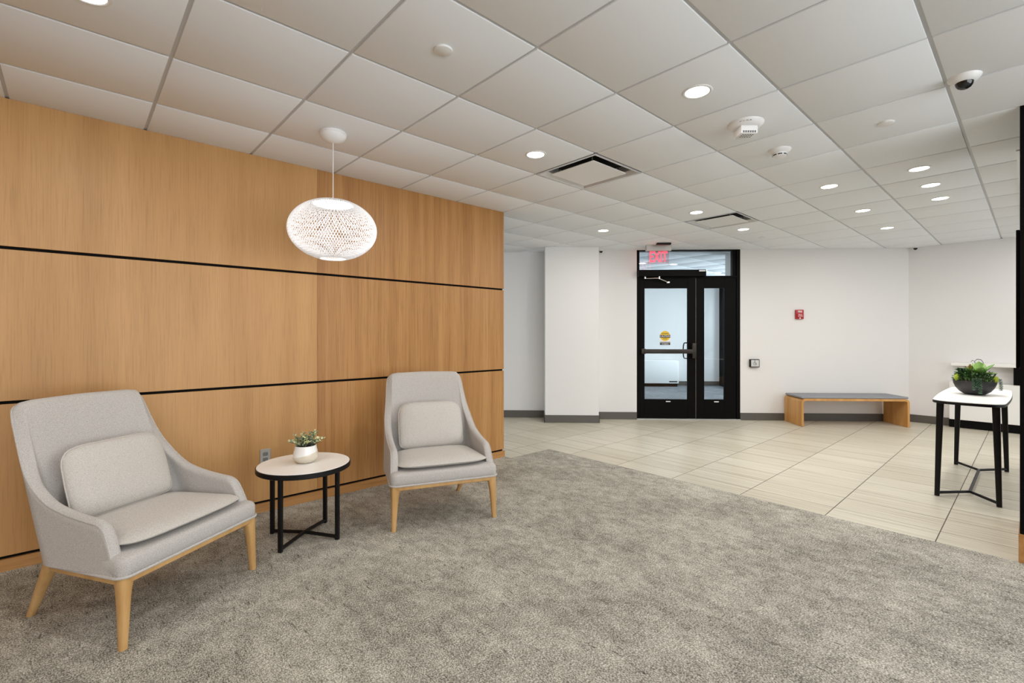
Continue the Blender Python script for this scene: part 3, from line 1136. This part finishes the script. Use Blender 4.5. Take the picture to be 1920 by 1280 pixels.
    for t, d in ((0.02, 0.034), (0.6, 0.032), (0.85, 0.026), (0.96, 0.014), (1.0, 0.0), (0.965, -0.014), (0.88, -0.028), (0.7, -0.040), (0.4, -0.048), (0.02, -0.050)):
        pr.append([M @ Vector((x, d, y)) for x, y in pil_outline(t)])
    lpo = MB().grid(pr, wrap=True, caps=True).build('lumbar_pillow', 'cushion_fabric', ch, angle=70)
    MB().tube([M @ Vector((x, 0, y)) for x, y in pil_outline(1.0)], 0.0035, 6, closed=True).build('piping', 'cushion_fabric', lpo)
    return ch


a1 = make_armchair()
a1.location = (0.448, 2.751, 0.0)
a1.rotation_euler = (0, 0, math.atan2(0.554, 0.832))
a1['label'] = 'pale grey lounge armchair left of the round table, nearer the camera'
a1['group'] = 'lounge armchairs'
a2 = copy_tree(a1)
a2.location = (1.898, 2.747, 0.0)
a2.rotation_euler = (0, 0, math.atan2(-0.356, 0.934))
a2['label'] = 'pale grey lounge armchair right of the round table, near the panelled wall end'

# ------------------------------------------------------------------ round side table with potted plant
TBX, TBY, TBR, TBZ = 1.107, 3.195, R(-8.5), 0.482
tb = thing('side_table', 'round white side table on four black legs between the armchairs', 'table', (TBX, TBY, 0), TBR)
MB().lathe([(0.0, TBZ - 0.010), (0.274, TBZ - 0.010), (0.2775, TBZ - 0.004), (0.276, TBZ), (0.0, TBZ)], 72).build('tabletop', 'white_laminate', tb)
MB().lathe([(0.0, TBZ - 0.034), (0.276, TBZ - 0.034), (0.282, TBZ - 0.030), (0.282, TBZ - 0.0035), (0.2785, TBZ - 0.0015), (0.2765, TBZ - 0.006), (0.0, TBZ - 0.0105)], 72).build('rim', 'black_steel', tb)
for sx in (-1, 1):
    for sy in (-1, 1):
        MB().box(-0.012, -0.012, 0.006, 0.012, 0.012, TBZ - 0.034, 0.004, 2, mat=Matrix.Translation((sx * .165, sy * .165, 0)) @ Matrix.Rotation(R(45), 4, 'Z')).build('leg', 'black_steel', tb)
for sg in (-1, 1):
    m = MB().tube([(-0.165, -0.165 * sg, 0.024), (-0.02, -0.02 * sg, 0.034), (0.02, 0.02 * sg, 0.034), (0.165, 0.165 * sg, 0.024)], 0.0115, 8)
    m.build('stretcher', 'black_steel', tb)

pp = thing('potted_plant', 'small leafy plant in a two-tone white ceramic pot on the round table', 'plant', (TBX + 0.012, TBY + 0.012, TBZ), R(-19.1))
MB().lathe([(0.0, 0.0), (0.040, 0.0), (0.056, 0.006), (0.074, 0.026), (0.0785, 0.038), (0.076, 0.056), (0.0640, 0.108), (0.0615, 0.110), (0.0585, 0.107), (0.060, 0.09), (0.0, 0.088)], 48).build('pot', 'two_tone_glaze', pp)
MB().lathe([(0.0, 0.094), (0.059, 0.092)], 24, caps=False).build('soil', 'soil', pp)
rng = random.Random(11)


def leaf_quad(mb, p, d, up, L, W, mi=0, fold=0.25):
    d = d.normalized()
    sd_ = d.cross(up)
    if sd_.length < 1e-4:
        sd_ = d.cross(Vector((1, 0, 0)))
    sd_.normalize()
    nn = sd_.cross(d).normalized()
    pts = [p, p + d * L * .35 + sd_ * W + nn * W * fold, p + d * L * .75 + sd_ * W * .8 + nn * W * fold, p + d * L, p + d * L * .75 - sd_ * W * .8 + nn * W * fold, p + d * L * .35 - sd_ * W + nn * W * fold, p + d * L * .4, p + d * L * .75]
    mb.faces(pts, [(0, 1, 6), (1, 2, 7, 6), (2, 3, 7), (0, 6, 5), (6, 7, 4, 5), (7, 3, 4)], mi)


fo, stx = MB(), MB()
for k in range(54):
    az = rng.uniform(0, 2 * math.pi)
    tilt = rng.uniform(0.05, 1.05)
    base = Vector((rng.uniform(-.03, .03), rng.uniform(-.03, .03), 0.095))
    # two lobes, left and right, like the photographed clump
    lob = Vector((1 if rng.random() < .6 else -1, 0, 0)) * rng.uniform(0.0, 0.5)
    dirv = Vector((math.cos(az) * math.sin(tilt), math.sin(az) * math.sin(tilt), math.cos(tilt) * 0.9)) + lob
    dirv.normalize()
    Ls = rng.uniform(0.075, 0.125)
    pts = [base + dirv * Ls * q / 4 + Vector((0, 0, -0.018 * (q / 4) ** 2)) for q in range(5)]
    stx.tube(pts, 0.0011, 4)
    for q in range(11):
        u = 0.3 + 0.7 * q / 10
        i0 = min(3, int(u * 4))
        p = pts[i0].lerp(pts[i0 + 1], u * 4 - i0)
        aa = rng.uniform(0, 2 * math.pi)
        o_ = Vector((math.cos(aa), math.sin(aa), rng.uniform(-0.1, 0.7)))
        leaf_quad(fo, p, (o_ + dirv * 0.6), Vector((0, 0, 1)), rng.uniform(0.014, 0.023), rng.uniform(0.005, 0.0078), 1 if rng.random() < 0.42 + 0.30 * (u > .8) else 0)
stx.build('stems', 'twig', pp)['kind'] = 'stuff'
fo.build('foliage', ['leaf_sage', 'leaf_cream'], pp, False)['kind'] = 'stuff'

# ------------------------------------------------------------------ pendant lamp
PX, PY = 1.243, 3.068
pd = thing('pendant_lamp', 'white woven globe pendant lamp hanging before the panelled wall', 'lamp', (PX, PY, CEIL))
cp = MB().lathe([(0.0, -0.068), (0.010, -0.068), (0.040, -0.062), (0.066, -0.048), (0.080, -0.030), (0.0825, -0.022), (0.0805, -0.021), (0.0805, -0.018), (0.083, -0.017), (0.083, -0.006), (0.078, 0.0)], 48)
cp.build('ceiling_rose', 'white_plastic', pd)
ZC, RA, RB_ = 1.985 - CEIL, 0.271, 0.194
top_cut, bot_cut = R(62), R(-72)
MB().tube([(0, 0, -0.066), (0, 0, ZC + RB_ + 0.005)], 0.0028, 8).build('cable', 'cord_white', pd)
MB().lathe([(0.0, 0.028), (0.005, 0.027), (0.009, 0.014), (0.012, 0.0), (0.014, -0.012)], 20, c=(0, 0, ZC + RB_ * math.sin(top_cut) + 0.012)).build('cable_gland', 'white_plastic', pd)
zt_ = ZC + RB_ * math.sin(top_cut)
rt_ = RA * math.cos(top_cut)
lpl = MB().lathe([(0.0, zt_ + 0.004), (rt_ + 0.002, zt_ + 0.002), (rt_ + 0.004, zt_ - 0.004), (rt_ - 0.004, zt_ - 0.008), (0.0, zt_ - 0.006)], 48).build('lamp_plate', 'white_plastic', pd)
MB().lathe([(0.0, zt_ - 0.0085), (rt_ - 0.006, zt_ - 0.0085)], 48, caps=False).build('light_disc', 'pendant_lens', lpl)
NS = 88
sh = MB()
for sgn in (-1, 1):
    for k in range(NS):
        pts = []
        for q in range(31):
            ph_ = bot_cut + (top_cut - bot_cut) * q / 30
            th = 2 * math.pi * k / NS + sgn * 0.95 * (q / 30)
            pts.append((RA * math.cos(ph_) * math.cos(th), RA * math.cos(ph_) * math.sin(th), ZC + RB_ * math.sin(ph_)))
        sh.tube(pts, 0.0022, 4, cap=False)
so = sh.build('shade', 'lamp_strand', pd, angle=80)
so['kind'] = 'stuff'
rb2 = RA * math.cos(bot_cut)
ringp = [(rb2 * math.cos(2 * math.pi * k / 48), rb2 * math.sin(2 * math.pi * k / 48), ZC + RB_ * math.sin(bot_cut)) for k in range(48)]
MB().tube(ringp, 0.0035, 6, closed=True).build('lower_ring', 'lamp_strand', so)
l = bpy.data.lights.new('pendant_bulb', 'AREA')
l.shape = 'DISK'
l.size = 0.22
l.energy = PENDANT_W
l.color = (1.0, 0.96, 0.91)
lo = bpy.data.objects.new('pendant_bulb', l)
lo.location = (PX, PY, CEIL + zt_ - 0.012)
C.objects.link(lo)

# ------------------------------------------------------------------ upholstered bench
BS0, BS1, BN0, BN1 = 3.817, 5.306, 7.0, 7.47
bn = thing('bench', 'oak waterfall bench with grey seat pad against the entrance wall', 'bench', far((BS0 + BS1) / 2, (BN0 + BN1) / 2), FR)
hw, hd, bt_, bh = (BS1 - BS0) / 2, (BN1 - BN0) / 2, 0.032, 0.398
prof = []


def arc_pts(cx, cz, r, a0, a1, n=7):
    return [(cx + r * math.cos(R(a0 + (a1 - a0) * k / n)), cz + r * math.sin(R(a0 + (a1 - a0) * k / n))) for k in range(n + 1)]


ro, ri = 0.055, 0.03
prof += [(-hw, 0.002)] + arc_pts(-hw + ro, bh - ro, ro, 180, 90) + arc_pts(hw - ro, bh - ro, ro, 90, 0) + [(hw, 0.002), (hw - bt_, 0.002)]
prof += arc_pts(hw - bt_ - ri, bh - bt_ - ri, ri, 0, 90) + arc_pts(-hw + bt_ + ri, bh - bt_ - ri, ri, 90, 180) + [(-hw + bt_, 0.002)]
MB().prism(prof, -hd, hd, 0.002, 1, mat=Matrix.Rotation(R(90), 4, 'X')).build('frame', 'bench_ply', bn, True, 30)
MB().prism(rrect(2 * hw - 0.012, 2 * hd - 0.012, 0.02), bh + 0.0005, bh + 0.030, 0.011, 4).build('seat_pad', 'grey_felt', bn)

# ------------------------------------------------------------------ console table with planter
CTX, CTY, CTZ = 5.875, 0.365, 0.782
ct = thing('console_table', 'white topped console table on black angled legs beside the partition', 'table', (CTX, CTY, 0))


def squircle(hx, hy, r, bulge, n=8):
    pts = []
    for (x, y) in rrect(2 * hx, 2 * hy, r, n):
        pts.append((x, y))
    out = []
    for x, y in pts:
        out.append((x + math.copysign(bulge * (1 - (y / hy) ** 2), x), y + math.copysign(bulge * (1 - (x / hx) ** 2), y)))
    # resample the long straights so that the bulge shows
    res = []
    N = len(out)
    for k in range(N):
        a, b = out[k], out[(k + 1) % N]
        L = math.hypot(b[0] - a[0], b[1] - a[1])
        m = max(1, int(L / 0.08))
        for q in range(m):
            u = q / m
            x0, y0 = pts[k][0] + (pts[(k + 1) % N][0] - pts[k][0]) * u, pts[k][1] + (pts[(k + 1) % N][1] - pts[k][1]) * u
            res.append((x0 + math.copysign(bulge * (1 - (y0 / hy) ** 2), x0), y0 + math.copysign(bulge * (1 - (x0 / hx) ** 2), y0)))
    return res


MB().prism(squircle(0.725, 0.205, 0.10, 0.022), CTZ - 0.006, CTZ, 0.002, 1).build('tabletop', 'white_laminate', ct)
MB().prism(squircle(0.727, 0.207, 0.10, 0.022), CTZ - 0.026, CTZ - 0.006, 0.002, 1).build('edge_band', 'black_steel', ct)
for sx in (-1, 1):
    for sy in (-1, 1):
        rws = []
        for u in (0.0, 1.0):
            z = CTZ - 0.026 + (0.004 - CTZ + 0.026) * u
            cx_, cy_ = sx * (0.670 + 0.020 * u), sy * (0.160 + 0.018 * u)
            rws.append([(cx_ + a, cy_ + b, z) for a, b in rrect(0.034 - 0.010 * u, 0.046 - 0.014 * u, 0.007, 3)])
        MB().grid(rws, wrap=True, caps=True).build('leg', 'black_steel', ct)
for sx in (-1, 1):
    MB().tube([(sx * 0.69, -0.176, 0.028), (sx * 0.462, 0.0, 0.026), (sx * 0.69, 0.176, 0.028)], 0.0115, 8).build('stretcher', 'black_steel', ct)
MB().tube([(-0.462, 0, 0.026), (0.462, 0, 0.026)], 0.011, 8).build('spine', 'black_steel', ct)

pb_ = thing('succulent_planter', 'black bowl of mixed succulents on the console table', 'planter', (CTX, CTY, CTZ), R(-86.4))
pb_.scale = (0.76, 0.76, 1.06)
BR, BH = 0.190, 0.118
MB().lathe([(0.0, 0.0), (0.060, 0.0), (0.092, 0.004), (0.135, 0.026), (0.167, 0.058), (0.185, 0.092), (BR, BH), (BR - 0.004, BH + 0.001), (BR - 0.010, BH - 0.006), (0.15, 0.085), (0.0, 0.08)], 56).build('bowl', 'bowl_black', pb_)
MB().lathe([(0.0, 0.168), (0.06, 0.162), (0.12, 0.142), (0.165, 0.112), (0.180, 0.10)], 32, caps=False).build('soil', 'soil', pb_)


def plump_leaf(p, d, up, L, W, T, tip=0.25, curl=0.12, n=8):
    """thick fleshy leaf: elliptical sections along a curved spine"""
    d = d.normalized()
    s = d.cross(up).normalized()
    u_ = s.cross(d).normalized()
    rws = []
    for k in range(n + 1):
        t = k / n
        wv = W * (math.sin(math.pi * min(0.98, (0.10 + 0.88 * t)) ** 0.9)) ** 0.75 if t < 1 else W * 0.05
        c = p + d * L * t + u_ * (curl * L * t * t)
        tt = T * (1 - 0.55 * t)
        rws.append([c + s * (wv * math.cos(2 * math.pi * q / 10)) + u_ * (tt * math.sin(2 * math.pi * q / 10) + abs(math.cos(2 * math.pi * q / 10)) ** 2 * wv * 0.22) for q in range(10)])
    return MB().grid(rws, wrap=True, caps=True)


RC = Vector((0.045, -0.040, 0.178))
for az, el, L, W in ((100, 50, 0.085, 0.042), (20, 24, 0.112, 0.040), (-28, 0, 0.115, 0.034), (205, 14, 0.115, 0.034), (150, 38, 0.085, 0.036), (265, 20, 0.075, 0.030), (55, 44, 0.075, 0.034), (-80, 26, 0.075, 0.030)):
    d = Vector((math.cos(R(az)) * math.cos(R(el)), math.sin(R(az)) * math.cos(R(el)), math.sin(R(el))))
    plump_leaf(RC, d, Vector((0, 0, 1)), L * 1.3, W * 1.3, 0.007, curl=0.05 if el < 20 else 0.14).build('large_leaf', 'leaf_succulent', pb_)
rng = random.Random(3)
dk = MB()
for k in range(300):                     # low leafy mass over the soil
    a, r = rng.uniform(0, 2 * math.pi), 0.175 * math.sqrt(rng.random())
    z = 0.162 - 1.3 * r * r + rng.uniform(-0.01, 0.035)
    p = Vector((r * math.cos(a), r * math.sin(a), z))
    d = Vector((math.cos(a) + rng.uniform(-.8, .8), math.sin(a) + rng.uniform(-.8, .8), rng.uniform(0.0, 1.2)))
    leaf_quad(dk, p, d, Vector((0, 0, 1)), rng.uniform(0.026, 0.046), rng.uniform(0.008, 0.013), 0 if rng.random() < .45 else 1, 0.35)
for k in range(130):                      # taller dark clump on the left
    a = rng.uniform(0, 2 * math.pi)
    p = Vector((-0.105 + 0.05 * math.cos(a) * rng.random(), 0.0 + 0.05 * math.sin(a) * rng.random(), 0.135 + rng.uniform(0, 0.072)))
    d = Vector((math.cos(a) - .2, math.sin(a), rng.uniform(-0.2, 0.9)))
    leaf_quad(dk, p, d, Vector((0, 0, 1)), rng.uniform(0.028, 0.042), rng.uniform(0.010, 0.014), 0, 0.35)
for k in range(480):                     # fine green ground cover spilling on the rim
    a = rng.uniform(0, 2 * math.pi)
    r = rng.uniform(0.13, 0.196)
    p = Vector((r * math.cos(a), r * math.sin(a), 0.122 + rng.uniform(-0.012, 0.022)))
    d = Vector((math.cos(a) + rng.uniform(-1, 1), math.sin(a) + rng.uniform(-1, 1), rng.uniform(-0.5, 0.9)))
    leaf_quad(dk, p, d, Vector((0, 0, 1)), rng.uniform(0.011, 0.020), rng.uniform(0.004, 0.007), rng.choice((0, 1, 1, 2)), 0.3)
dk.build('foliage', ['leaf_deep', 'leaf_mid', 'leaf_succulent'], pb_, False)['kind'] = 'stuff'
rd = MB()
for k in range(46):                      # spiky reddish rosettes at the back
    a, el = rng.uniform(0, 2 * math.pi), rng.uniform(0.2, 1.4)
    p = Vector((-0.040 + rng.uniform(-.02, .02), 0.035 + rng.uniform(-.02, .02), 0.195))
    d = Vector((math.cos(a) * math.cos(el), math.sin(a) * math.cos(el), math.sin(el)))
    leaf_quad(rd, p, d, Vector((0, 0, 1)), rng.uniform(0.045, 0.07), 0.0055, rng.choice((0, 0, 1)), 0.5)
rd.build('spiky_rosette', ['leaf_red', 'moss_lime'], pb_, False)['kind'] = 'stuff'
for x, y, z, r in ((-0.150, -0.115, 0.142, 0.024), (0.172, -0.085, 0.136, 0.022)):
    mb = MB()
    pr = [(r * math.sin(math.pi * q / 8) * (1 + 0.05 * (q % 2)), -r * math.cos(math.pi * q / 8)) for q in range(9)]
    pr[0] = (0, -r); pr[-1] = (0, r)
    mb.lathe(pr, 16, c=(x, y, z))
    for q in range(90):
        v = Vector((rng.gauss(0, 1), rng.gauss(0, 1), rng.gauss(0, 1))).normalized()
        leaf_quad(mb, Vector((x, y, z)) + v * r * .9, v, Vector((0.3, 0.2, 1)), r * 0.42, 0.0022)
    mb.build('moss_ball', 'moss_lime', pb_)
for x, y, L, drop, az in ((-0.005, -0.192, 9, 0.085, -92), (0.040, -0.188, 13, 0.112, -78), (0.186, -0.060, 10, 0.085, -18), (0.015, -0.190, 7, 0.06, -85)):
    mb = MB()
    o_ = Vector((math.cos(R(az)), math.sin(R(az)), 0))
    for q in range(L):
        u = q / (L - 1)
        c = Vector((x, y, 0.132 - drop * u)) + o_ * (0.018 + 0.010 * math.sin(u * 2))
        for g in range(5):
            a = R(72 * g + 36 * q)
            d = Vector((math.cos(a), math.sin(a), 0.25))
            leaf_quad(mb, c, d, Vector((0, 0, 1)), 0.021, 0.0085, 0, 0.6)
    mb.build('trailing_stem', 'leaf_bead', pb_, False)['kind'] = 'stuff'
tw = MB()
tw.tube([(0.02, 0.03, 0.18), (0.0, 0.04, 0.275), (0.02, 0.04, 0.292), (0.055, 0.035, 0.288), (0.072, 0.03, 0.265), (0.07, 0.03, 0.20)], 0.0028, 6)
tw.tube([(0.0, 0.04, 0.275), (-0.02, 0.045, 0.283), (-0.032, 0.045, 0.268)], 0.0022, 6)
tw.build('twig', 'twig', pb_)

# ------------------------------------------------------------------ reception cabinet on the right wall
rc = thing('reception_cabinet', 'white built-in counter with open niche and black toe kick', 'cabinet', (RX - 0.014, 0.0, 0))
CY1, CY0 = 0.83, -1.6
MB().box(-0.14, CY0, 0.872, 0.0, CY1 - 0.02, 0.912, 0.002, 1).build('ledge', 'white_laminate', rc, False)
MB().box(-0.115, CY0, 0.115, -0.0, CY1, 0.640, 0.002, 1).build('front_panel', 'white_laminate', rc, False)
MB().box(-0.10, CY0, 0.005, -0.0, CY1 + 0.005, 0.112).build('toe_kick', 'black_reveal', rc, False)
MB().box(-0.12, 0.135, 0.640, 0.0, 0.20, 0.872).build('divider', 'black_aluminium', rc, False)
